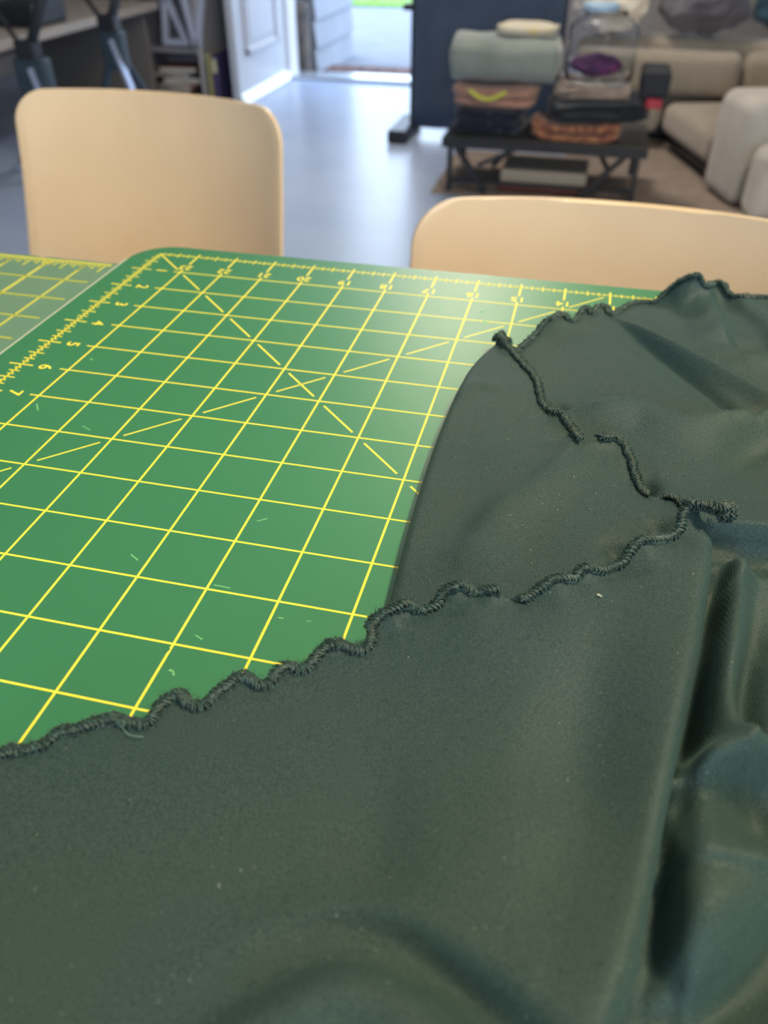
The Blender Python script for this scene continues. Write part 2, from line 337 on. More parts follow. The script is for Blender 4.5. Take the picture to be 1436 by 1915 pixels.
# ================================================================== the green fabric
def upoly(pts, z=.008): return np.array([at(px, py, z)[:2] for px, py in pts])
def cr(pts, n=6):                                   # Catmull-Rom through any rows of numbers
    P = np.array(pts, float); P = np.vstack([2*P[0]-P[1], P, 2*P[-1]-P[-2]]); out = []
    for i in range(1, len(P)-2):
        for t in np.arange(n)/n:
            out.append(.5*((2*P[i])+(-P[i-1]+P[i+1])*t+(2*P[i-1]-5*P[i]+4*P[i+1]-P[i+2])*t*t+(-P[i-1]+3*P[i]-3*P[i+1]+P[i+2])*t**3))
    out.append(P[-2]); return np.array(out)
def dist(X, L, vals=None):                          # distance to polyline, side sign, interpolated value, arclength fraction
    X = np.atleast_2d(X); best = np.full(len(X), 1e9); sgn = np.ones(len(X)); val = np.zeros(len(X))
    for i in range(len(L)-1):
        a, b = L[i], L[i+1]; d = b-a; l2 = d@d+1e-18
        t = np.clip(((X-a)@d)/l2, 0, 1); q = a+t[:, None]*d; r = X-q; D = np.hypot(r[:, 0], r[:, 1])
        m = D < best; best[m] = D[m]; cs = d[0]*r[:, 1]-d[1]*r[:, 0]; sgn[m] = np.where(cs[m] >= 0, 1, -1)
        if vals is not None: val[m] = (vals[i]+(vals[i+1]-vals[i])*t)[m]
    return best, sgn, val
GX0, GY0, GD, GNX, GNY = -.22, -.52, .001, 960, 600   # height rasters, 1 mm
_gx, _gy = np.meshgrid(GX0+GD*np.arange(GNX), GY0+GD*np.arange(GNY)); GP = np.stack([_gx.ravel(), _gy.ravel()], 1)
class Field:                                        # a cloth layer's height over the mat: soft base + ridges, hollows, rippled edges
    def __init__(s, base): s.H = base(GP)
    def poly(s, L, a, wl, wr):
        m = 2.6*max(wl, wr)
        k = np.where((GP[:, 0] > L[:, 0].min()-m) & (GP[:, 0] < L[:, 0].max()+m) & (GP[:, 1] > L[:, 1].min()-m) & (GP[:, 1] < L[:, 1].max()+m))[0]
        if len(k) == 0: return
        D, sg, v = dist(GP[k], L, a); w = np.where(sg > 0, wl, wr); s.H[k] += v*np.exp(-(D/w)**2)
    def ridge(s, pts, amps, wl, wr=None, z=.008):     # pts in pixels; wl / wr: widths (mm) left / right of travel; amps mm
        P = cr([list(p)+[a] for p, a in zip(pts, amps)], 4)
        L = np.array([at(q[0], q[1], z)[:2] for q in P]); s.poly(L, P[:, 2]*.001, wl*.001, (wr or wl)*.001); return s
    def bump(s, px, py, amp, rx, z=.008):
        c = at(px, py, z)[:2]; s.H += amp*.001*np.exp(-((GP[:, 0]-c[0])**2+(GP[:, 1]-c[1])**2)/(rx*.001)**2); return s
    def above(s, o, c):
        k = o.H+c; e = .0012; s.H = .5*(s.H+k+np.sqrt((s.H-k)**2+e*e)); return s
    def __call__(s, X):
        X = np.atleast_2d(X); fx = np.clip((X[:, 0]-GX0)/GD, 0, GNX-1.001); fy = np.clip((X[:, 1]-GY0)/GD, 0, GNY-1.001)
        i = fx.astype(int); j = fy.astype(int); u = fx-i; v = fy-j; H = s.H.reshape(GNY, GNX)
        wt = lambda t: ((1-t)**3/6, (3*t**3-6*t*t+4)/6, (-3*t**3+3*t*t+3*t+1)/6, t**3/6)      # cubic B-spline
        r = 0
        for a, wa in enumerate(wt(v)):
            for b, wb in enumerate(wt(u)): r = r+H[np.clip(j+a-1, 0, GNY-1), np.clip(i+b-1, 0, GNX-1)]*wa*wb
        return r
    def hit(s, px, py):                               # first meeting of a pixel's ray with the layer
        zs = np.linspace(.040, -.003, 173); d = ray(px, py); T = (zs-CAM[2])/d[2]; P = CAM+T[:, None]*d; g = s(P[:, :2])-zs
        k = int(np.argmax(g >= 0)) if (g >= 0).any() else len(zs)-1
        if k == 0: return P[0]
        t = g[k-1]/(g[k-1]-g[k]+1e-12); return P[k-1]+(P[k]-P[k-1])*min(max(t, 0), 1)
def plane3(p):                                      # smooth base through pixel-given heights: inverse-distance blend
    K = [(at(a, b, .006)[:2], z*.001) for a, b, z in p]
    def g(X):
        X = np.atleast_2d(X); w = 0; h = 0
        for c, z in K:
            d = 1/(((X-c)**2).sum(1)+.03**2)**1.5; w = w+d; h = h+d*z
        return h/w
    return g
def waves(F, pts, k=.16, cap=3.2, w=.011, base_sm=9):   # the serged edge's ripples: up where the outline bulges
    P = cr(pts, 4); n = len(P); ker = np.ones(base_sm*4+1)/(base_sm*4+1); pad = len(ker)//2
    yy = np.concatenate([2*P[0, 1]-P[pad:0:-1, 1], P[:, 1], 2*P[-1, 1]-P[-2:-pad-2:-1, 1]])
    sm = np.convolve(yy, ker, 'valid')[:n]; dv = np.clip((sm-P[:, 1])*k, -1.6, cap)*.001
    L = np.array([F.hit(q[0], q[1])[:2] for q in P]); F.poly(L, dv, w, w)

EDGE_A = [(-90,1462),(-40,1436),(0,1414),(18,1407),(45,1405),(80,1394),(110,1374),(150,1362),(190,1350),(215,1347),(245,1353),(268,1356),(286,1346),(296,1325),(315,1308),(335,1303),(350,1313),(366,1322),(386,1318),(405,1301),(425,1281),(448,1269),(465,1271),(482,1281),(500,1281),(515,1268),(525,1252),(540,1246),(555,1253),(571,1253),(586,1240),(597,1221),(615,1209),(635,1206),(655,1214),(680,1218),(692,1211),(696,1194),(694,1174),(706,1157),(725,1145),(748,1133),(766,1132),(781,1142),(802,1140),(820,1127),(831,1110),(846,1098),(863,1095),(877,1104),(892,1110),(911,1104),(933,1104),(952,1116),(972,1125),(988,1117),(1006,1104),(1022,1093),(1038,1084),(1058,1082),(1076,1084),(1083,1072),(1093,1063),(1113,1066),(1130,1068),(1150,1062),(1168,1046),(1181,1028),(1197,1013),(1219,1010),(1243,1010),(1261,1000),(1272,986),(1276,966),(1284,952),(1300,948),(1318,950),(1328,962)]
FOLD_A = [(1328,962),(1336,980),(1339,1000),(1338,1040),(1333,1085),(1326,1135),(1319,1185),(1310,1235),(1300,1285),(1288,1340),(1275,1400),(1263,1460),(1251,1520),(1241,1580),(1230,1640),(1215,1720),(1198,1790),(1180,1850),(1160,1915),(1130,2000),(1100,2080)]
CLOSE_A = [(700,2130),(200,2130),(-260,2080),(-260,1700)]
FOLD_B = [(690,1230),(706,1190),(722,1140),(736,1088),(750,1032),(765,975),(783,915),(803,852),(826,790),(850,735),(873,692),(893,667),(912,650),(928,637)]
EDGE_B = [(928,637),(932,628),(943,641),(956,656),(971,673),(986,690),(1000,705),(1008,724),(1012,746),(1022,764),(1036,772),(1047,773),(1058,786),(1071,804),(1088,826),(1104,826),(1120,821),(1136,819),(1151,820),(1166,832),(1176,851),(1184,875),(1190,896),(1197,914),(1215,928),(1240,930),(1262,933),(1274,946),(1284,962)]
CLOSE_B = [(1310,1000),(1300,1060),(1240,1150),(1000,1290),(760,1330)]
EDGE_E = [(940,690),(962,662),(985,641),(1002,625),(1018,604),(1035,595),(1052,588),(1066,600),(1078,598),(1090,580),(1099,577),(1108,588),(1119,574),(1133,575),(1141,589),(1160,580),(1182,569),(1206,566),(1225,565),(1240,551),(1256,536),(1275,523),(1297,516),(1310,518),(1317,534),(1326,534),(1340,528),(1353,533),(1362,548),(1373,554),(1405,556),(1440,557),(1500,561),(1600,570)]
CLOSE_E = [(1680,650),(1700,800),(1720,1000),(1740,1300),(1740,1700),(1650,2100),(1300,2120),(1010,2120),(1020,1900),(1100,1600),(1150,1300),(1180,1180),(1180,1080),(1130,980),(1060,900),(980,800)]

FE = Field(plane3([(960,660,3),(1150,640,5),(1300,600,6),(1436,600,5),(1050,740,5),(1250,720,5),(1436,720,5),(1200,850,6),(1400,850,5),(1250,1000,5),(1436,980,7),(1300,1150,2),(1400,1200,5),(1290,1400,2),(1436,1400,6),(1280,1560,10),(1290,1640,10),(1436,1600,11),(1320,1780,8),(1200,1850,1.0),(1400,1850,2)]))
FE.ridge([(1490,1720),(1400,1800),(1330,1860),(1280,1930)], [-10, -9, -7, -5], 8)
# the lumps standing at the far edge of the table
FE.ridge([(1300,528),(1322,570),(1350,622),(1392,664)], [6, 7, 7, 1], 4, 15); FE.bump(1275, 552, 7, 12); FE.bump(1294, 518, 9, 11, .017)
FE.ridge([(1348,540),(1385,566),(1436,605),(1490,650)], [9, 6, 5, 4], 8, 6)
FE.bump(1120, 590, 3, 14).bump(1050, 605, 3, 12)
FE.ridge([(1350,640),(1395,640),(1470,640)], [-3, -4, -3], 9, 5)
FE.ridge([(1375,668),(1410,666),(1470,662)], [2, 4, 5], 2, 12)
# long rolled fold running down to the right
FE.ridge([(1152,588),(1200,614),(1280,656),(1360,700),(1440,742)], [2, 5, 6, 6, 6], 1.6, 7)
FE.ridge([(1148,596),(1200,632),(1270,682),(1340,735),(1400,784)], [-1.5, -3.5, -4, -4, -3], 4, 1.5)
FE.ridge([(1120,620),(1190,665),(1260,720),(1320,765)], [1, 2, 2, 1], 5, 14)
# cross fold
FE.ridge([(1062,774),(1120,766),(1190,767),(1240,782),(1290,793),(1360,786),(1460,780)], [5, 9, 9, 8, 8, 9, 12], 2.2, 16)
FE.ridge([(1070,762),(1120,754),(1190,754),(1240,768),(1290,780),(1360,773),(1460,766)], [-1, -3, -3, -3, -3, -3, -3], 3)
FE.ridge([(1330,900),(1380,860),(1420,820),(1470,800)], [-1, -4, -7, -7], 10, 12)
FE.ridge([(1150,860),(1230,850),(1330,900)], [1, 3, 2], 20)
FE.ridge([(1170,900),(1204,915),(1222,926)], [-1.5, -2.5, -1], 5, 5)
# below: fold, hollow and hanging pleats beside the front panel
FE.ridge([(1320,1000),(1380,1010),(1460,1022)], [9, 10, 11], 14, 1.8)
FE.ridge([(1320,1036),(1400,1040),(1460,1046)], [-3, -3, -2], 3, 5)
FE.ridge([(1335,1066),(1370,1072),(1400,1080),(1460,1090)], [4, 5, 4, 3], 3, 6)
FE.ridge([(1378,1080),(1370,1130),(1364,1200),(1352,1290),(1353,1380),(1374,1440)], [7, 12, 15, 17, 15, 8], 4, 9.5)
FE.ridge([(1425,1120),(1408,1200),(1395,1270),(1382,1340),(1385,1400)], [0, -5, -8, -9, -6], 7, 4)
FE.ridge([(1440,1240),(1425,1330),(1408,1420)], [4, 8, 5], 9, 6)
FE.ridge([(1255,1490),(1300,1473),(1350,1466),(1460,1448)], [7, 11, 12, 14], 7, 3)
FE.ridge([(1330,1500),(1400,1530),(1460,1590)], [-1, -6, -9], 7)
FE.ridge([(1252,1495),(1256,1560),(1262,1640),(1268,1740),(1272,1810)], [9, 10, 10, 8, 4], 13, 2.2)
FE.ridge([(1480,1650),(1400,1755),(1330,1815),(1260,1850)], [10, 12, 10, 3], 3, 12)
FE.ridge([(1225,1638),(1290,1642),(1360,1648),(1460,1654)], [2.2, 2.6, 2.6, 2.6], 9, 1.0)
FE.ridge([(1350,1070),(1336,1110),(1327,1160),(1318,1210),(1306,1270),(1296,1330),(1282,1395),(1270,1455),(1262,1510),(1254,1580),(1246,1640),(1232,1720),(1215,1800),(1195,1870),(1180,1930)], [-4,-9,-10,-9,-9,-9,-9,-9,-9,-7,-5,-5,-4,-4,-4], 3.0)
FB = Field(plane3([(720,1140,6.5),(900,660,6),(800,900,7),(900,900,8),(1050,900,11),(1180,1000,12),(950,1100,9),(1050,780,9),(1260,960,12),(1250,1100,12)]))
FB.ridge([(870,1040),(930,965),(1010,915),(1090,845),(1125,825)], [1, 3.5, 4, 4, 3], 6, 11)
FB.ridge([(790,1080),(830,980),(870,880)], [-1, -1.8, -1], 12)
FB.ridge([(860,735),(890,720),(940,730)], [1.5, 2, 0], 5)
FB.ridge([(1000,830),(1060,835),(1110,828)], [0, 2, 3], 2.5, 7)
FB.ridge([(760,1110),(850,1040),(930,1050)], [0, 1.5, 1], 8)
FB.bump(1152, 1042, -5, 4.5).bump(1230, 1001, -4, 3.5)
FE.bump(1212, 905, -4, 4).bump(1046, 755, -4, 4)
FB.ridge([(1200,915),(1215,960),(1200,1020)], [-2, -1, -1], 8)
FA = Field(plane3([(0,1450,5),(120,1440,5.5),(200,1400,5),(450,1300,4),(700,1200,5),(200,1700,6),(500,1550,7),(700,1400,10),(900,1250,13),(900,1500,12),(1100,1150,16),(1100,1400,15),(1280,1050,22),(1270,1300,26),(1230,1500,28),(1180,1700,28),(1120,1880,28),(900,1750,15),(600,1900,14),(100,1900,7)]))
FA.ridge([(1150,1130),(1110,1300),(1080,1450),(1090,1600),(1040,1750)], [-1, -4, -6, -5, -2], 15, 12)
FA.ridge([(640,1400),(680,1500),(690,1620),(670,1700)], [0, -1.6, -1.8, -.5], 10)
FA.ridge([(250,1960),(380,1870),(470,1822),(560,1785),(650,1770),(740,1792),(830,1850),(910,1915),(980,1990)], [-5, -8, -10, -11, -11, -11, -9, -7, -5], 3.5, 8)
FA.ridge([(300,2010),(450,1900),(560,1850),(650,1830),(740,1860),(850,1960)], [3, 5, 6, 6, 5, 3], 9)
FA.bump(112, 1428, -4.5, 7).bump(200, 1388, -1.5, 6).bump(480, 1310, -1.0, 6)
FA.ridge([(850,1160),(900,1200),(920,1300)], [1.5, 1.5, 0], 16)
FA.ridge([(720,1200),(790,1170),(850,1150)], [1.5, 1, 0], 9)
waves(FE, EDGE_E, .12, 3, .010)
waves(FB, EDGE_B, .10, 2.5, .007, 5); FB.above(FE, .0018)
waves(FA, EDGE_A, .16, 3.4, .009); FA.above(FB, .0018).above(FE, .0015)
for F_ in (FE, FB, FA): F_.H = np.maximum(F_.H, .0008+.0006*np.tanh(np.maximum(F_.H, 0)/.001))
cE, cB, cA = FE, FB, FA

def inside(P, poly):
    x, y = P[:, 0], P[:, 1]; r = np.zeros(len(P), bool); n = len(poly)
    for i in range(n):
        (x1, y1), (x2, y2) = poly[i], poly[(i+1) % n]
        c = ((y1 > y) != (y2 > y)) & (x < (x2-x1)*(y-y1)/(y2-y1+1e-18)+x1); r ^= c
    return r
def resample(P, step):
    P = np.array(P); d = np.r_[0, np.cumsum(np.hypot(*(np.diff(P[:, :2], axis=0).T)))]; n = max(2, int(d[-1]/step)+1)
    t = np.linspace(0, d[-1], n); return np.stack([np.interp(t, d, P[:, k]) for k in range(P.shape[1])], 1)
def sheet(name, F, serge, fold, close, parent, step=.0022, fold_first=False, drop=.004, rr=.0035):
    segs = []
    if fold_first: segs.append(('fold', fold)); segs.append(('serge', serge))
    else:
        segs.append(('serge', serge))
        if fold: segs.append(('fold', fold))
    segs.append(('close', [segs[-1][1][-1]]+close+[segs[0][1][0]]))
    ring = []; kinds = []
    for kd, pts in segs:
        P = cr(pts, 4) if kd != 'close' else np.array(pts, float)
        if kd == 'close': W3 = np.array([at(q[0], q[1], .006) for q in P])
        else: W3 = np.array([F.hit(q[0], q[1]) for q in P])
        R = resample(W3[:, :2], .0018 if kd != 'close' else .006)[:-1]
        ring.append(R); kinds += [kd]*len(R)
    ring = np.vstack(ring); kinds = np.array(kinds)
    foldline = np.vstack([r for r, k in zip(ring, kinds) if k == 'fold']) if (kinds == 'fold').any() else None
    lo = ring.min(0); hi = ring.max(0); gx = np.arange(lo[0], hi[0], step); gy = np.arange(lo[1], hi[1], step*.87)
    GX, GY = np.meshgrid(gx, gy); GX = GX+(np.arange(len(gy)) % 2)[:, None]*step/2; G = np.stack([GX.ravel(), GY.ravel()], 1)
    G = G[inside(G, ring)]; closed = np.vstack([ring, ring[:1]]); D, _, _ = dist(G, closed); G = G[D > step*.55]
    if foldline is not None:                        # extra rows so the fold rolls over smoothly
        D, _, _ = dist(G, foldline); G = G[D > rr*1.15]
        tn = np.gradient(foldline, axis=0); tn /= np.linalg.norm(tn, axis=1)[:, None]; nr = np.stack([-tn[:, 1], tn[:, 0]], 1)
        if not inside((foldline[len(nr)//2]+nr[len(nr)//2]*.004)[None], ring)[0]: nr = -nr
        for off in (.05, .14, .28, .46, .68, .92): 
            E_ = foldline+nr*rr*off; D, _, _ = dist(E_, closed); G = np.vstack([G, E_[(D > rr*off*.8) & inside(E_, ring)]])
    V2 = np.vstack([ring, G]); nb = len(ring)
    vo, _, fo, _, _, _ = delaunay_2d_cdt([Vector(map(float, p)) for p in V2], [(i, (i+1) % nb) for i in range(nb)], [list(range(nb))], 1, 1e-7)
    V2 = np.array([v[:] for v in vo]); h = F(V2)
    if foldline is not None:
        D, _, _ = dist(V2, foldline); t = np.clip(1-D/rr, 0, 1); h = h-np.minimum(drop, h*.5)*(1-np.sqrt(np.maximum(1-t*t, 0)))
    verts = [(p[0], p[1], z) for p, z in zip(V2, h)]; faces = [tuple(f) for f in fo]
    # the folded-under return below each fold edge
    if foldline is not None:
        fl = foldline; tan = np.gradient(fl, axis=0); tan /= np.linalg.norm(tan, axis=1)[:, None]; nrm = np.stack([-tan[:, 1], tan[:, 0]], 1)
        test = fl[len(fl)//2]+nrm[len(fl)//2]*.004
        if not inside(test[None], ring)[0]: nrm = -nrm
        hz = F(fl); hz = hz-np.minimum(drop, hz*.5); base = len(verts); lv = [(0, 0), (-.0003, .25), (.0006, .55), (.003, .8), (.009, .92)]
        for off, k in lv:
            for p, q, z in zip(fl, nrm, hz): verts.append((p[0]+q[0]*off, p[1]+q[1]*off, z-(z-.0009)*k*min(1, .006/max(z, .006)+.35)))
        m = len(fl)
        for j in range(len(lv)-1):
            for i in range(m-1): a = base+j*m+i; faces.append((a, a+1, a+m+1, a+m))
    o = new(name, verts, faces, M_CLOTH, parent, True)
    bm = bmesh.new(); bm.from_mesh(o.data); bmesh.ops.remove_doubles(bm, verts=bm.verts, dist=1e-5); bmesh.ops.recalc_face_normals(bm, faces=bm.faces)
    up = sum(f.normal.z for f in bm.faces)
    if up < 0: bmesh.ops.reverse_faces(bm, faces=bm.faces)
    bm.to_mesh(o.data); bm.free()
    so = o.modifiers.new('thickness', 'SOLIDIFY'); so.thickness = .0006; so.offset = -1
    return o
fab = thing('green_fabric', 'rumpled dark green stretch fabric with rippled serged edges lying over the cutting mat', 'fabric')
sheet('back_panel', cE, EDGE_E, None, CLOSE_E, fab, .0016)
sheet('folded_panel', cB, EDGE_B, FOLD_B, CLOSE_B, fab, .0017, fold_first=True, drop=.003)
sheet('front_panel', cA, EDGE_A, FOLD_A, CLOSE_A, fab, .0018, drop=.006, rr=.005)

def serging(name, F, pts, parent, wid=.0021, hgt=.0012, pitch=.00135, lift=.0004, tr=.00030, px3=None, rz=None):
    P = cr(pts, 5); W3 = np.array([F.hit(q[0], q[1]) for q in P]) if px3 is None else px3
    W3 = resample(W3, .0004); n = len(W3)
    for _ in range(2): W3[1:-1] = (W3[:-2]+2*W3[1:-1]+W3[2:])/4
    W3 = W3+np.array([0, 0, lift]); tan = np.gradient(W3, axis=0); tan /= np.linalg.norm(tan, axis=1)[:, None]
    side = np.cross(tan, [0, 0, 1.0]); side /= np.linalg.norm(side, axis=1)[:, None]; up = np.cross(side, tan)
    sl = np.arange(n)*.0004; jit = 1+.12*np.sin(sl*900)+.10*np.sin(sl*2130+1)
    mb = MB()
    core = W3[::4]; mb.tube(core, [wid*.45]*len(core), 6)
    dens = 9; step = pitch/dens; t = np.arange(0, sl[-1], step); ip = lambda A: np.stack([np.interp(t, sl, A[:, k]) for k in range(3)], 1)
    c, sd_, uu = ip(W3), ip(side), ip(up); jw = np.interp(t, sl, jit)
    for hand, ph in ((1, 0), (1, 2.6)):
        ang = hand*2*math.pi*t/pitch+ph; rnd = 1+.15*np.sin(t*5200+ph*3)+rng.normal(0, .04, len(t))
        path = c+sd_*(wid*np.cos(ang)*rnd*jw)[:, None]+uu*(hgt*np.sin(ang)*rnd)[:, None]+ip(tan)*(wid*(.50*np.cos(ang+.3)+.25*np.sin(2*ang))*rnd)[:, None]
        mb.tube(path, tr, 4)
    # loose fuzz
    for _ in range(int(sl[-1]*2500)):
        i = rng.integers(0, n); a = rng.uniform(0, 6.28); p = W3[i]+side[i]*wid*math.cos(a)+up[i]*hgt*abs(math.sin(a)); q = p+(side[i]*math.cos(a)+up[i]*abs(math.sin(a))+tan[i]*rng.uniform(-1, 1))*rng.uniform(.0006, .0016)
        mb.tube([p, (p+q)/2+np.array([0, 0, .0003]), q], .00006, 3, False)
    o = mb.build(name, M_THREAD, parent, True); return o
serging('serged_edge', cE, EDGE_E[1:-1], fab, .0016, .0010, .0016)
serging('serged_edge', cB, EDGE_B[:14+1], fab, .0019, .0014)
serging('serged_edge', cB, EDGE_B[16:25], fab, .0018, .0014)
serging('serged_edge', cB, EDGE_B[25:], fab, .0012, .0010)
serging('serged_edge', cA, EDGE_A[1:53], fab, .0019, .0013)
serging('serged_edge', cA, EDGE_A[54:-2], fab, .0017, .0013)
# the free tail of overlocked thread with its curled end
tail = np.array([cA.hit(1284,952)+[0,0,.001], at(1300,946,.024), at(1320,947,.026), at(1338,953,.027), at(1350,956,.027), at(1362,957,.026)])
serging('thread_tail', cA, None or [(0,0),(1,1)], fab, .0022, .0019, px3=cr(tail, 6))
kb = MB(); c0 = at(1358, 958, .026)
for k in range(5):
    a = k*1.3; loop = [c0+np.array([.0030*math.cos(t)*math.cos(a), .0030*math.cos(t)*math.sin(a), .0028*math.sin(t)])+rng.normal(0, .0001, 3) for t in np.linspace(0, 6.28, 40)]
    cc = cr(loop, 3); w = np.linspace(0, 150, len(cc)); pp = [p+.0008*np.array([math.cos(q), math.sin(q), math.cos(q*1.3)]) for p, q in zip(cc, w)]; kb.tube(pp, .0003, 4)
kb.blob(c0, (.0028, .0028, .0026)); kb.build('tail_knot', M_THREAD, fab, True)
c0 = cB.hit(934, 632)+np.array([0, 0, .001]); c1 = cB.hit(948, 650)+np.array([0, 0, .001])
serging('thread_end', cB, [(0,0),(1,1)], fab, .0026, .0022, px3=np.array([c0, (c0+c1)/2+[0,0,.0004], c1]))
# lint and a stray hair
M_LINT = mat('lint_white', srgb(190, 195, 170), .8)
lf = cA.hit(1118, 1115); lb = MB().blob(lf+np.array([0, 0, .0006]), (.0006, .0004, .0003), 8, 5, .2).blob(lf+np.array([.0007, -.0004, .0006]), (.0004, .0003, .0003), 8, 5, .2)
tag(lb.build('lint_fleck', M_LINT, None, True), 'tiny pale fleck of lint on the green fabric right of centre', 'lint')
hp = [cA.hit(*p)+np.array([0, 0, .0012]) for p in ((226,1356),(232,1368),(243,1379),(256,1382),(270,1383))]
tag(MB().tube(cr(hp, 5), .00009, 5).build('stray_thread', mat('pale_thread', srgb(120, 150, 130), .5), None, True), 'fine pale stray thread curled by the lower serged edge', 'thread')

# ================================================================== chairs
M_CHAIR = mat('chair_plastic', srgb(236, 212, 176), 0.34, 0.5, noise=(5, srgb(231, 206, 170), .4, .6), coat=.15)
M_LEGM = mat('chair_leg_metal', srgb(150, 150, 150), .3, metal=1)
def chair(label, cx, cy, top, rz=0, Wd=.187, sag=.06, crown=.004):
    t = thing('dining_chair', label, 'chair', (cx, cy, FZ), 'cream shell chairs along the far side of the table', rz)
    H = top-FZ; SH = .43; nu = 28
    # back: rows from the seat's rear up to the top edge; local y grows away from the table
    def row(h, w, y, sag, n=nu): return [(w*u, y-sag*(abs(u)**2.2), h) for u in np.linspace(-1, 1, n)]
    V = []; r = .042; rows = 0
    hs = list(np.linspace(SH+.005, H-r, 16))+[H-r+r*math.sin(a) for a in np.linspace(.12, math.pi/2, 9)]
    for h in hs:
        k = (h-SH)/(H-SH); w = Wd*(1.0+.02*(1-k)**1.6)
        if h > H-r: w -= r-math.sqrt(max(r*r-(h-(H-r))**2, 0))
        crown = 0
        y = .0-.055*(1-k)**1.3; rr = row(h, w, y, sag*(w/Wd)**2.2)
        if h > H-r-.001:
            rr = [(p[0], p[1], p[2]+crown*(1-(p[0]/Wd)**2)*((h-(H-r))/r)-crown*((h-(H-r))/r)) for p in rr]
        V += rr; rows += 1
    F = [(j*nu+i, j*nu+i+1, (j+1)*nu+i+1, (j+1)*nu+i) for j in range(rows-1) for i in range(nu-1)]
    b = new('backrest', V, F, M_CHAIR, t, True); so = b.modifiers.new('thickness', 'SOLIDIFY'); so.thickness = .005; so.offset = 0
    bv = b.modifiers.new('edge', 'BEVEL'); bv.width = .0018; bv.segments = 2; bv.limit_method = 'ANGLE'
    V = []; rows = 0
    for k in np.linspace(0, 1, 18):
        y = -.058-.40*k; h = SH-.012*math.sin(k*3.1)-.03*max(0, k-.85)/.15*.6; w = .165+.045*math.sin(min(k*1.3, 1)*math.pi/2)
        if k > .88: w -= .05*((k-.88)/.12)**2
        V += [(w*u, y-(.03*(1-abs(u)**2) if k > .9 else 0)-.085*abs(u)**2.2*(1-k)**3, h+.02*abs(u)**3) for u in np.linspace(-1, 1, nu)]; rows += 1
    F = [(j*nu+i, j*nu+i+1, (j+1)*nu+i+1, (j+1)*nu+i) for j in range(rows-1) for i in range(nu-1)]
    s_ = new('seat', V, F, M_CHAIR, t, True); so = s_.modifiers.new('thickness', 'SOLIDIFY'); so.thickness = .006; so.offset = 0
    for sx in (-1, 1):
        for y0, y1 in ((-.12, .0), (-.38, -.46)):
            MB().tube([(sx*.13, y0, SH-.01), (sx*.15, (y0+y1)/2, SH*.5), (sx*.185, y1, .0)], .011, 12).build('leg', M_LEGM, t, True)
    return t
chair('cream moulded plastic chair whose whole back shows, left of the open floor', -.353, .705, -.05, math.radians(-5), .213, .055)
chair('cream moulded plastic chair pushed close to the table, lower right behind the fabric', .305, .355, -.053, math.radians(-3), .203, .05)

# ================================================================== background: right side
M_BLACK = mat('black_steel', srgb(38, 42, 50), .45, .5)
M_NAVY = mat('navy_cloth', srgb(76, 90, 112), .8, .2, sheen=.2, noise=(6, srgb(68, 82, 104), .4, .6), bump=(40, .3, .004))  # navy greyed and lightened, lens haze mixed into its colour
ns = thing('room_screen', 'tall navy fabric standing screen on black feet beside the doorway', 'screen', (-.25, 3.50, FZ))
V = []; nx = 40; nz = 24
for j in range(nz+1):
    for i in range(nx+1):
        x = -.315+.64*i/nx; z = .035+1.5*j/nz; V.append((x, -.012+.010*math.sin(i*.7+.4*math.sin(j*.4))*(.4+.6*j/nz), z))
F = [(j*(nx+1)+i, j*(nx+1)+i+1, (j+1)*(nx+1)+i+1, (j+1)*(nx+1)+i) for j in range(nz) for i in range(nx)]
o = new('cloth_panel', V, F, M_NAVY, ns, True); so = o.modifiers.new('thickness', 'SOLIDIFY'); so.thickness = .012
mb = MB().bar((-.31, .01, .03), (-.31, .01, 1.55), .03).bar((.32, .01, .03), (.32, .01, 1.55), .03).bar((-.31, .01, 1.55), (.34, .01, 1.55), .03); mb.build('frame', M_BLACK, ns)
for x in (-.345, .33): MB().rbox(x-.045, -.19, 0, x+.045, .16, .055, .012).build('foot', M_BLACK, ns)
MB().rbox(-.36, -.02, .495, -.31, .03, .52, .005).build('latch', M_BLACK, ns)

# side table of folded fabrics
TZ = -.548-FZ
st = thing('folding_side_table', 'black steel folding table with crossed legs under the heaped cloths', 'table', (.095, 2.83, FZ+.0025))
MB().rbox(-.37, -.17, TZ-.022, .36, .20, TZ, .004, 2).build('tabletop', mat('tray_dark', srgb(54, 56, 58), .4), st)
mb = MB().bar((-.37, -.175, TZ-.02), (.36, -.175, TZ-.02), .02, .03).bar((-.37, .205, TZ-.02), (.36, .205, TZ-.02), .02, .03); mb.build('rail', M_BLACK, st)
for x0, x1, y in ((-.34, -.34, -.165), (-.33, -.20, -.165), (.33, .33, -.165), (.30, .14, -.165), (-.34, -.34, .19), (-.05, -.22, .19), (.33, .33, .19), (.14, .25, .19)):
    MB().bar((x0, y, TZ-.02), (x1, y, .009), .018).build('leg', M_BLACK, st)
MB().bar((-.34, -.15, .04), (.34, -.15, .04), .014).build('stretcher', M_BLACK, st)
MB().bar((-.27, .10, .03), (-.02, .10, TZ-.05), .03, .012).build('brace', mat('grey_steel', srgb(120, 122, 122), .4, metal=.4), st)
LS = thing('magazine_box', 'pale box lying under the folding table', 'box', (.10, 2.83, FZ+.0025))
MB().rbox(-.16, -.10, 0, .16, .12, .075, .006).build('box_body', mat('box_cream', srgb(176, 170, 160), .7), LS); MB().rbox(-.165, -.105, .0, .165, .125, .016, .003).build('box_tray', mat('box_red', srgb(128, 70, 62), .7), LS)

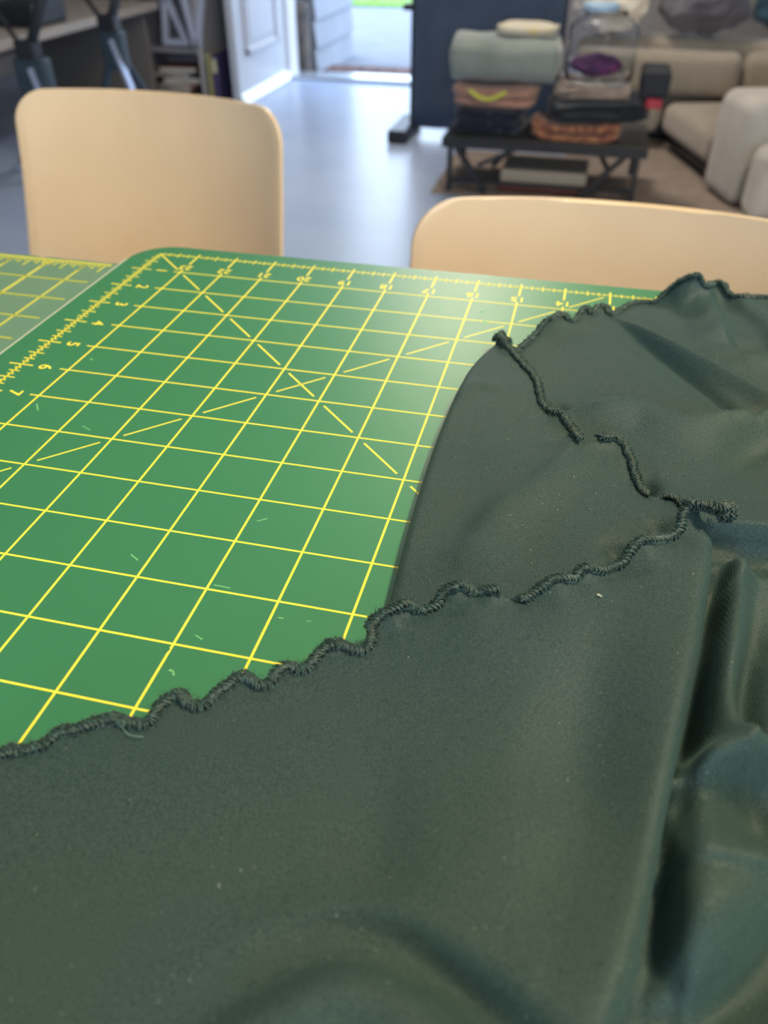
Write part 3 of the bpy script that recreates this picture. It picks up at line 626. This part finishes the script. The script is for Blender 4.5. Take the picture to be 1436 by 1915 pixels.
def fold_pile(name, label, cat, x0, x1, y0, y1, z0, z1, col, seed, layers=3, group=None, noise=None, rough=.85, wob=.004):
    t = thing(name, label, cat, ((x0+x1)/2, (y0+y1)/2, z0), group); rg = random.Random(seed); m = mat(name+'_cloth', col, rough, .2, sheen=.3, noise=noise or (20, tuple(min(1, c*1.25) for c in col[:3])+(1,), .4, .6), bump=(60, .5, .004))
    hx, hy, H = (x1-x0)/2, (y1-y0)/2, z1-z0; th = H/layers
    for k in range(layers):
        a, b = hx*(1-rg.uniform(0, .05)), hy*(1-rg.uniform(0, .06)); mb = MB(); nu = 110; prof = 12
        V = []
        for j in range(prof+1):
            q = -math.pi/2+math.pi*j/prof; rr = math.cos(q)*th*.5; zz = th*(k+.5)+math.sin(q)*th*.5
            for i in range(nu):
                an = 2*math.pi*i/nu; ex = .35; cx = math.copysign(abs(math.cos(an))**ex, math.cos(an)); cy = math.copysign(abs(math.sin(an))**ex, math.sin(an))
                V.append(((a-th*.5+rr)*cx*(.93), (b-th*.5+rr)*cy*.93, zz+wob*math.sin(3*an+k+seed)*(.3+j/prof)))
        F = [(j*nu+i, j*nu+(i+1) % nu, (j+1)*nu+(i+1) % nu, (j+1)*nu+i) for j in range(prof) for i in range(nu)]+[tuple(range(nu))[::-1], tuple(range(prof*nu, (prof+1)*nu))]
        mb.add(V, F).crumple(wob*.9, .05, seed+k); mb.build('fold', m, t, True)
    return t
G = 'folded cloths heaped on the black folding table'
Zt = FZ+TZ+.0025
fold_pile('patterned_cloth', 'folded navy cloth with pale dots, bottom left of the heap', 'cloth', -.265, .02, 2.68, 2.98, Zt, Zt+.085, srgb(26, 34, 52), 1, 2, G, noise=(75, srgb(150, 160, 176), .66, .70))
fold_pile('peach_cloth', 'folded dusty peach cloth between the dotted navy and the grey green ones', 'cloth', -.275, .06, 2.69, 2.98, Zt+.091, Zt+.155, srgb(160, 124, 112), 2, 2, G)
yl = MB(); yl.tube([(-.19+.13*k/12, 2.683-.004, Zt+.150-.026*math.sin(math.pi*k/12)) for k in range(13)], .0065, 8)
tag(yl.build('yellow_cord', mat('yellow_cord', srgb(206, 214, 84), .6), None, True), 'curved yellow cord hanging in front of the folded peach cloth', 'cord')
fold_pile('orange_print_cloth', 'crumpled orange and tan printed cloth at the front of the heap', 'cloth', .02, .37, 2.66, 2.90, Zt+.002, Zt+.058, srgb(176, 124, 92), 3, 2, G, noise=(45, srgb(120, 72, 66), .45, .6), wob=.008)
fold_pile('black_cloth', 'folded black cloth draped over the orange printed one', 'cloth', .07, .455, 2.652, 2.95, Zt+.072, Zt+.120, srgb(24, 30, 40), 4, 2, G, wob=.009)
fold_pile('taupe_cloth', 'thin folded taupe cloth under the clear plastic jar', 'cloth', .085, .38, 2.69, 2.96, Zt+.133, Zt+.160, srgb(150, 136, 126), 5, 2, G, wob=.008)
rt = thing('rolled_fleece', 'thick grey green rolled fleece on top of the left half of the heap', 'cloth', (-.095, 2.83, Zt+.162), G)
V = []; nu = 36; nl = 24
for i in range(nl+1):
    x = -.185+.39*i/nl; e = min(i, nl-i)/nl; k = min(1, (e*7)**.5+.45)
    for j in range(nu):
        a = 2*math.pi*j/nu; V.append((x, .13*k*math.cos(a)*(1+.03*math.sin(3*a+i*.3)), .074+.074*k*math.copysign(abs(math.sin(a))**.75, math.sin(a))*(1+.03*math.sin(i*.8))))
F = [(i*nu+j, (i+1)*nu+j, (i+1)*nu+(j+1) % nu, i*nu+(j+1) % nu) for i in range(nl) for j in range(nu)]+[tuple(range(nu)), tuple(range(nl*nu, (nl+1)*nu))[::-1]]
new('roll', V, F, mat('fleece', srgb(122, 134, 130), .9, .2, sheen=.6, noise=(8, srgb(140, 150, 146), .35, .65), bump=(40, .6, .006)), rt, True)
fold_pile('cream_cloth', 'flat cream cloth with a yellow stain on top of the rolled fleece', 'cloth', -.135, .10, 2.76, 2.93, Zt+.311, Zt+.335, srgb(206, 200, 182), 8, 2, G, noise=(9, srgb(212, 196, 128), .58, .68), wob=.004)
M_PLA = mat('clear_plastic', (.93, .96, 1, 1), .06, .5, trans=1.0); M_PLA.node_tree.nodes['Principled BSDF'].inputs['IOR'].default_value = 1.12
jr = thing('clear_jar', 'clear plastic jar with a pale blue lid standing on the heap of cloths', 'jar', (.245, 2.82, Zt+.170))
V = []; prof = [(.0, .0), (.105, .0), (.118, .012), (.120, .10), (.118, .17), (.085, .195), (.072, .20), (.072, .215), (.069, .215), (.069, .199), (.083, .191), (.115, .168), (.117, .10), (.115, .014), (.0, .004)]
nn = 40
for r, z in prof:
    for k in range(nn): a = 2*math.pi*k/nn; V.append((max(r, .0005)*math.cos(a), max(r, .0005)*math.sin(a), z))
F = [(i*nn+k, i*nn+(k+1) % nn, (i+1)*nn+(k+1) % nn, (i+1)*nn+k) for i in range(len(prof)-1) for k in range(nn)]
new('jar_body', V, F, M_PLA, jr, True)
MB().tube([(-.02, 0, .2155), (-.02, 0, .218), (-.02, 0, .236), (-.02, 0, .239)], [.056, .060, .060, .056], 32).build('lid', mat('lid_blue', srgb(176, 208, 236), .3), jr, True)
pf = thing('purple_cloth', 'crumpled dark purple cloth inside the clear jar', 'cloth', (.235, 2.82, Zt+.180))
MB().blob((0, 0, .042), (.088, .085, .034), 60, 30, .05, 4).crumple(.012, .04, 2).build('crumple', mat('purple_cloth', srgb(86, 50, 92), .8, noise=(14, srgb(150, 66, 130), .55, .65)), pf, True)
bc = thing('black_pouch', 'small black pouch with a coral edge at the right end of the heap', 'pouch', (.437, 2.77, Zt+.146))
MB().rbox(-.045, -.09, .005, .05, .10, .085, .012).build('pouch_body', mat('pouch_black', srgb(30, 36, 46), .7), bc)
MB().rbox(-.02, -.096, -.028, .035, -.02, .004, .010).build('coral_edge', mat('coral', srgb(176, 60, 78), .7), bc)

# sofa
M_SOFA = mat('sofa_taupe', srgb(166, 156, 142), .9, .2, sheen=.4, noise=(12, srgb(156, 147, 134), .35, .65), bump=(50, .4, .004))
M_SOFL = mat('sofa_pale', srgb(196, 192, 186), .8, .3, sheen=.3, noise=(10, srgb(184, 180, 174), .35, .65), bump=(40, .4, .004))
sf = thing('sofa', 'low taupe corner sofa at the right with a pale near armrest', 'sofa', (.70, 2.98, FZ+.0025))
SA = math.radians(17)
def cush(name, x0, y0, z0, x1, y1, z1, m, p, r=.04, a=0): return MB().rbox(x0, y0, z0, x1, y1, z1, r, 6).rot(a).build(name, m, p, True)
cush('base', .03, .02, .02, .90, .52, .06, M_BLACK, sf, .01, SA)  # black bases draw the dark shadow gap beneath the cushions
cush('base', -.56, .66, .02, .95, .86, .06, M_BLACK, sf, .01)
cush('seat_cushion', .0, .0, .062, .80, .56, .185, M_SOFA, sf, .04, SA)
cush('seat_cushion', -.56, .50, .062, -.17, .68, .185, M_SOFA, sf, .04)
cush('back_cushion', -.57, .60, .19, .13, .74, .36, M_SOFA, sf, .045)
cush('back_cushion', .14, .62, .19, .95, .76, .36, M_SOFA, sf, .045)
cush('back_frame', -.58, .745, .03, 1.0, .95, .39, M_SOFA, sf, .035)
cush('armrest', -.02, -.28, .0, .82, -.01, .35, M_SOFL, sf, .05, SA)
pc = thing('pale_cushion', 'pale grey cushion on the floor against the near armrest of the sofa', 'cushion', (.885, 2.60, FZ+.0145), rz=math.radians(10))
MB().rbox(-.09, -.07, .0, .22, .06, .23, .045, 5).build('cushion_cover', M_SOFL, pc, True)
MB().tube([(-.085, -.0, .03), (-.075, -.0, .20), (.18, -.0, .215)], .006, 8).build('piping', M_SOFL, pc, True)
def pile_on(name, label, cat, c, r, col, seed, wob=.06, n2=None):
    t = MB().blob(c, r, 90, 50, wob, seed, .8).crumple(min(r)*.24, max(r)*.75, seed).build(name, mat(name+'_m', col, .9, .2, sheen=.3, noise=(9, n2 or tuple(x*1.4 for x in col[:3])+(1,), .4, .6), bump=(14, .8, .02)), None, True); return tag(t, label, cat)
pile_on('cream_blanket', 'crumpled cream blanket heaped on the sofa back above the clear jar', 'blanket', (.265, 3.77, FZ+.535), (.148, .115, .12), srgb(236, 226, 208), 3)
pile_on('grey_jacket', 'heap of dark grey brown clothing lying on the sofa back', 'jacket', (.645, 3.78, FZ+.528), (.182, .13, .11), srgb(96, 94, 102), 9)
pile_on('dark_teal_throw', 'dark teal throw bunched on the sofa back at the top right corner', 'throw', (1.08, 3.84, FZ+.572), (.25, .12, .16), srgb(48, 74, 90), 5, .04)
pile_on('cream_cushion', 'cream and tan cloth bundled on the near armrest at the right edge', 'cloth', (.93, 2.94, FZ+.412), (.09, .07, .045), srgb(186, 174, 144), 2, .04, srgb(140, 100, 60))
pile_on('teal_cloth', 'bit of teal cloth on the pale cushion at the right edge', 'cloth', (.975, 2.60, FZ+.275), (.045, .04, .028), srgb(40, 96, 118), 6, .06)
rug = thing('grey_rug', 'plain grey rug lying between the right chair and the folding table', 'rug', (.55, 2.3, FZ))
MB().rbox(-.60, -.75, 0, 1.4, .32, .014, .004).build('rug_pile', mat('rug_grey', srgb(198, 190, 182), .95, .1, noise=(30, srgb(188, 180, 172), .4, .6), bump=(200, .6, .004)), rug)

ag = thing('floor_shade_sheet', 'flat taupe sheet for the shaded floor under the folding table and the sofa', 'rug', (.65, 3.5, FZ))  # thin taupe sheet colours the floor where shade falls
MB().box(-.96, -.86, 0, -.49, -.22, .002).box(-.49, -.86, 0, 2.2, 1.1, .002).build('shade_sheet', mat('floor_shade_taupe', srgb(150, 138, 130), .95, .1, noise=(20, srgb(140, 128, 120), .4, .6), bump=(200, .5, .003)), ag)
# ================================================================== background: left side
bz_ = -.285-FZ
bn = thing('low_bench', 'low pale bench running along the left side of the room', 'bench', (-2.3, 2.7, FZ))
M_BENCH = mat('bench_pale', srgb(176, 168, 160), .5)
e0 = at(80, 60, -.285); e1 = at(290, 0, -.285)
BX = float((e0[0]+e1[0])/2)+2.3
MB().rbox(-.45, -1.1, bz_-.035, BX, 1.18, bz_, .004, 2).build('bench_top', M_BENCH, bn)
for y in (-.35, 1.12): MB().rbox(-.42, y, 0, BX-.06, y+.03, bz_-.035, .003, 1).build('side_panel', mat('bench_side', srgb(120, 116, 112), .6), bn)
bb = thing('black_case', 'small black case lying on the low bench', 'case', (BX-2.3-.10, 3.00, -.285))
MB().rbox(-.13, -.12, .0, .06, .12, .09, .015).build('case_body', M_BLACK, bb); MB().tube([(-.09, 0, .09), (-.09, 0, .12), (.02, 0, .12), (.02, 0, .09)], .008).build('handle', M_BLACK, bb)
db = thing('dark_bag', 'flat dark bag lying on the low bench at the upper left corner', 'bag', (BX-2.3-.32, 2.55, -.285))
MB().rbox(-.22, -.2, .0, .16, .25, .05, .02).build('bag_body', mat('bag_dark', srgb(52, 58, 72), .7), db); MB().tube([(-.1, -.2, .03), (0, -.26, .04), (.1, -.2, .03)], .008).build('strap', M_BLACK, db)
M_TEAL = mat('dark_teal_paint', srgb(54, 72, 84), .5); M_ALU = mat('aluminium', srgb(190, 204, 235), .35, metal=.3)
def stand(label, px, py, y, foot_px, top_px, g=None, hub=1.0):
    h = aty(px, py, y); f = aty(foot_px[0], foot_px[1], y); 
    t = thing('folding_stand', label, 'stand', (h[0], h[1], FZ), 'folding stands with black posts by the left bench'); hz = h[2]-FZ
    u = aty(top_px[0], top_px[1], y); mb = MB(); mb.tube([(0, 0, hz), ((u[0]-h[0])*.5, 0, hz+(u[2]-h[2])*.5), ((u[0]-h[0])*1.8, 0, hz+(u[2]-h[2])*1.8)], .019); mb.build('post', M_BLACK, t, True)
    MB().rbox(-.045, -.03, hz-.03, .035, .03, hz+.035, .01).build('clamp', M_BLACK, t)
    MB().rbox(-.05*hub, -.03, hz-.17, .05*hub, .03, hz-.02, .015).build('hub', M_TEAL, t)
    dx = f[0]-h[0]; dz = f[2]-h[2]; k = hz/max(.01, -dz) if dz < 0 else 1
    ex = dx*min(k, 1.25); foot = (ex, -.03, .012)
    MB().bar((.01, -.03, hz-.05), foot, .032, .014).build('leg', M_ALU, t)
    MB().bar((-.02, 0, hz-.1), (-.20, .06, .012), .03, .016).build('leg', M_TEAL, t)
    MB().bar((0, .03, hz-.1), (.03, .30, .012), .03, .016).build('leg', M_TEAL, t)
    MB().bar((-.01, .0, hz-.02), (-.17, .1, hz+.11), .014).build('brace', M_BLACK, t)
    for q in (foot, (-.20, .06, .012), (.03, .30, .012)): MB().rbox(q[0]-.03, q[1]-.03, 0, q[0]+.03, q[1]+.03, .028, .008).build('foot', M_ALU, t)
    return t
stand('folding stand with a bright aluminium leg, near the shelf', 206, 45, 3.0, (268, 165), (216, 0))
stand('folding stand with a wide dark hub, at the left edge', 55, 95, 2.5, (110, 180), (78, 0), hub=1.3)
wk = thing('white_bottle', 'small white bottle on its side with a black cap under the bench', 'bottle', (-2.44, 3.72, FZ))
MB().blob((0, 0, .028), (.05, .032, .028), 20, 12).build('bottle_body', mat('bottle_white', srgb(215, 220, 230), .3), wk, True); MB().blob((-.01, .02, .066), (.018, .018, .018)).build('cap', M_BLACK, wk, True)
drg = MB().rbox(-2.75, 3.90, FZ, -2.16, 4.45, FZ+.02, .006); tag(drg.build('dark_pad', mat('dark_pad', srgb(44, 50, 58), .8)), 'dark floor pad under the low bench', 'mat')

# bookshelf beside the open door
sh = thing('bookshelf', 'low grey white open bookshelf beside the open door', 'bookshelf', (-1.93, 4.08, FZ))
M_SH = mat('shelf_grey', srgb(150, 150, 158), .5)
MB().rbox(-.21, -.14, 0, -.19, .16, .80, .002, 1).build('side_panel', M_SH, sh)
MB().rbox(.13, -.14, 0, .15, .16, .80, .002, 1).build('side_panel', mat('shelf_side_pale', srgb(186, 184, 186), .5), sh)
MB().rbox(-.19, .145, 0, .13, .155, .80, .002, 1).build('back_panel', M_SH, sh)
for z in (.012, .235, .50, .785): MB().rbox(-.19, -.14, z-.01, .13, .145, z+.01, .002, 1).build('shelf', M_SH if z < .3 else M_SH, sh)
cols = [srgb(70, 66, 72), srgb(150, 120, 110), srgb(60, 74, 78), srgb(150, 156, 176), srgb(120, 84, 76)]
labs = ['dark grey book at the bottom of the lying stack on the bookshelf', 'tan book second from the bottom of the lying stack', 'dark green book in the middle of the lying stack', 'pale blue book above the dark green one in the lying stack', 'rusty brown book topmost of the lying stack']
z = FZ+.025
for k in range(5):
    h = .022+.004*(k % 3); b = thing('book', labs[k], 'book', (-1.96+.012*((k*7) % 5-2), 4.03, z), 'books lying on the lowest shelf', rz=math.radians([4, -8, 12, -5, 9][k]))
    MB().rbox(-.10, -.075, 0, .10, .075, h, .002, 1).build('cover', mat('book_cover', cols[k], .6), b)
    MB().rbox(-.096, -.078, .003, .098, .070, h-.003, .001, 1).build('pages', mat('pages', srgb(200, 194, 184), .9), b); z += h+.001
for k, (x, c, l, w) in enumerate(((-1.745, srgb(176, 174, 120), 'yellow green upright folder between bookshelf and door', .02), (-1.712, srgb(76, 70, 110), 'violet upright folder with a cream label next to the door', .032))):
    b = thing('folder', l, 'folder', (x, 4.02, FZ), 'folders standing beside the bookshelf')
    MB().rbox(-w/2, -.09, 0, w/2, .11, .225, .003, 1).build('cover', mat('folder_cover', c, .6), b)
    if k: MB().rbox(-.013, -.0945, .14, .013, -.089, .205, .002, 1).build('label_patch', mat('label_cream', srgb(206, 206, 170), .6), b)
# white painted letters on the shelf: A and V outlines
M_LET = mat('letter_white', srgb(190, 196, 216), .4)
la = thing('decorative_letter', 'white three-sided frame letter standing on the shelf, left of the other', 'ornament', (-1.93, 3.97, FZ+.258), 'white letters on the bookshelf')
MB().bar((-.07, 0, .012), (.075, 0, .012), .03, .024, (0, 1, 0)).build('crossbar', M_LET, la)
MB().bar((-.055, 0, .0), (-.03, 0, .205), .03, .026, (0, 1, 0)).build('stroke', M_LET, la); MB().bar((.068, 0, .0), (-.015, 0, .205), .03, .026, (0, 1, 0)).build('stroke', M_LET, la)
lv = thing('decorative_letter', 'white V-shaped letter standing right of the three-sided one', 'ornament', (-1.80, 3.935, FZ+.258), 'white letters on the bookshelf')
MB().bar((0, 0, .0), (-.035, 0, .215), .03, .03, (0, 1, 0)).build('stroke', M_LET, lv); MB().bar((0.01, 0, .0), (.06, 0, .215), .03, .03, (0, 1, 0)).build('stroke', M_LET, lv)
bo = thing('blue_box', 'small blue box standing at the right end of the shelf', 'box', (-1.835, 4.15, FZ+.247))
MB().rbox(-.04, -.04, 0, .03, .04, .13, .003, 1).build('box_body', mat('box_blue', srgb(96, 120, 150), .5), bo); MB().rbox(-.042, -.042, .105, .032, .042, .13, .003, 1).build('lid', mat('box_lid', srgb(120, 140, 170), .5), bo)
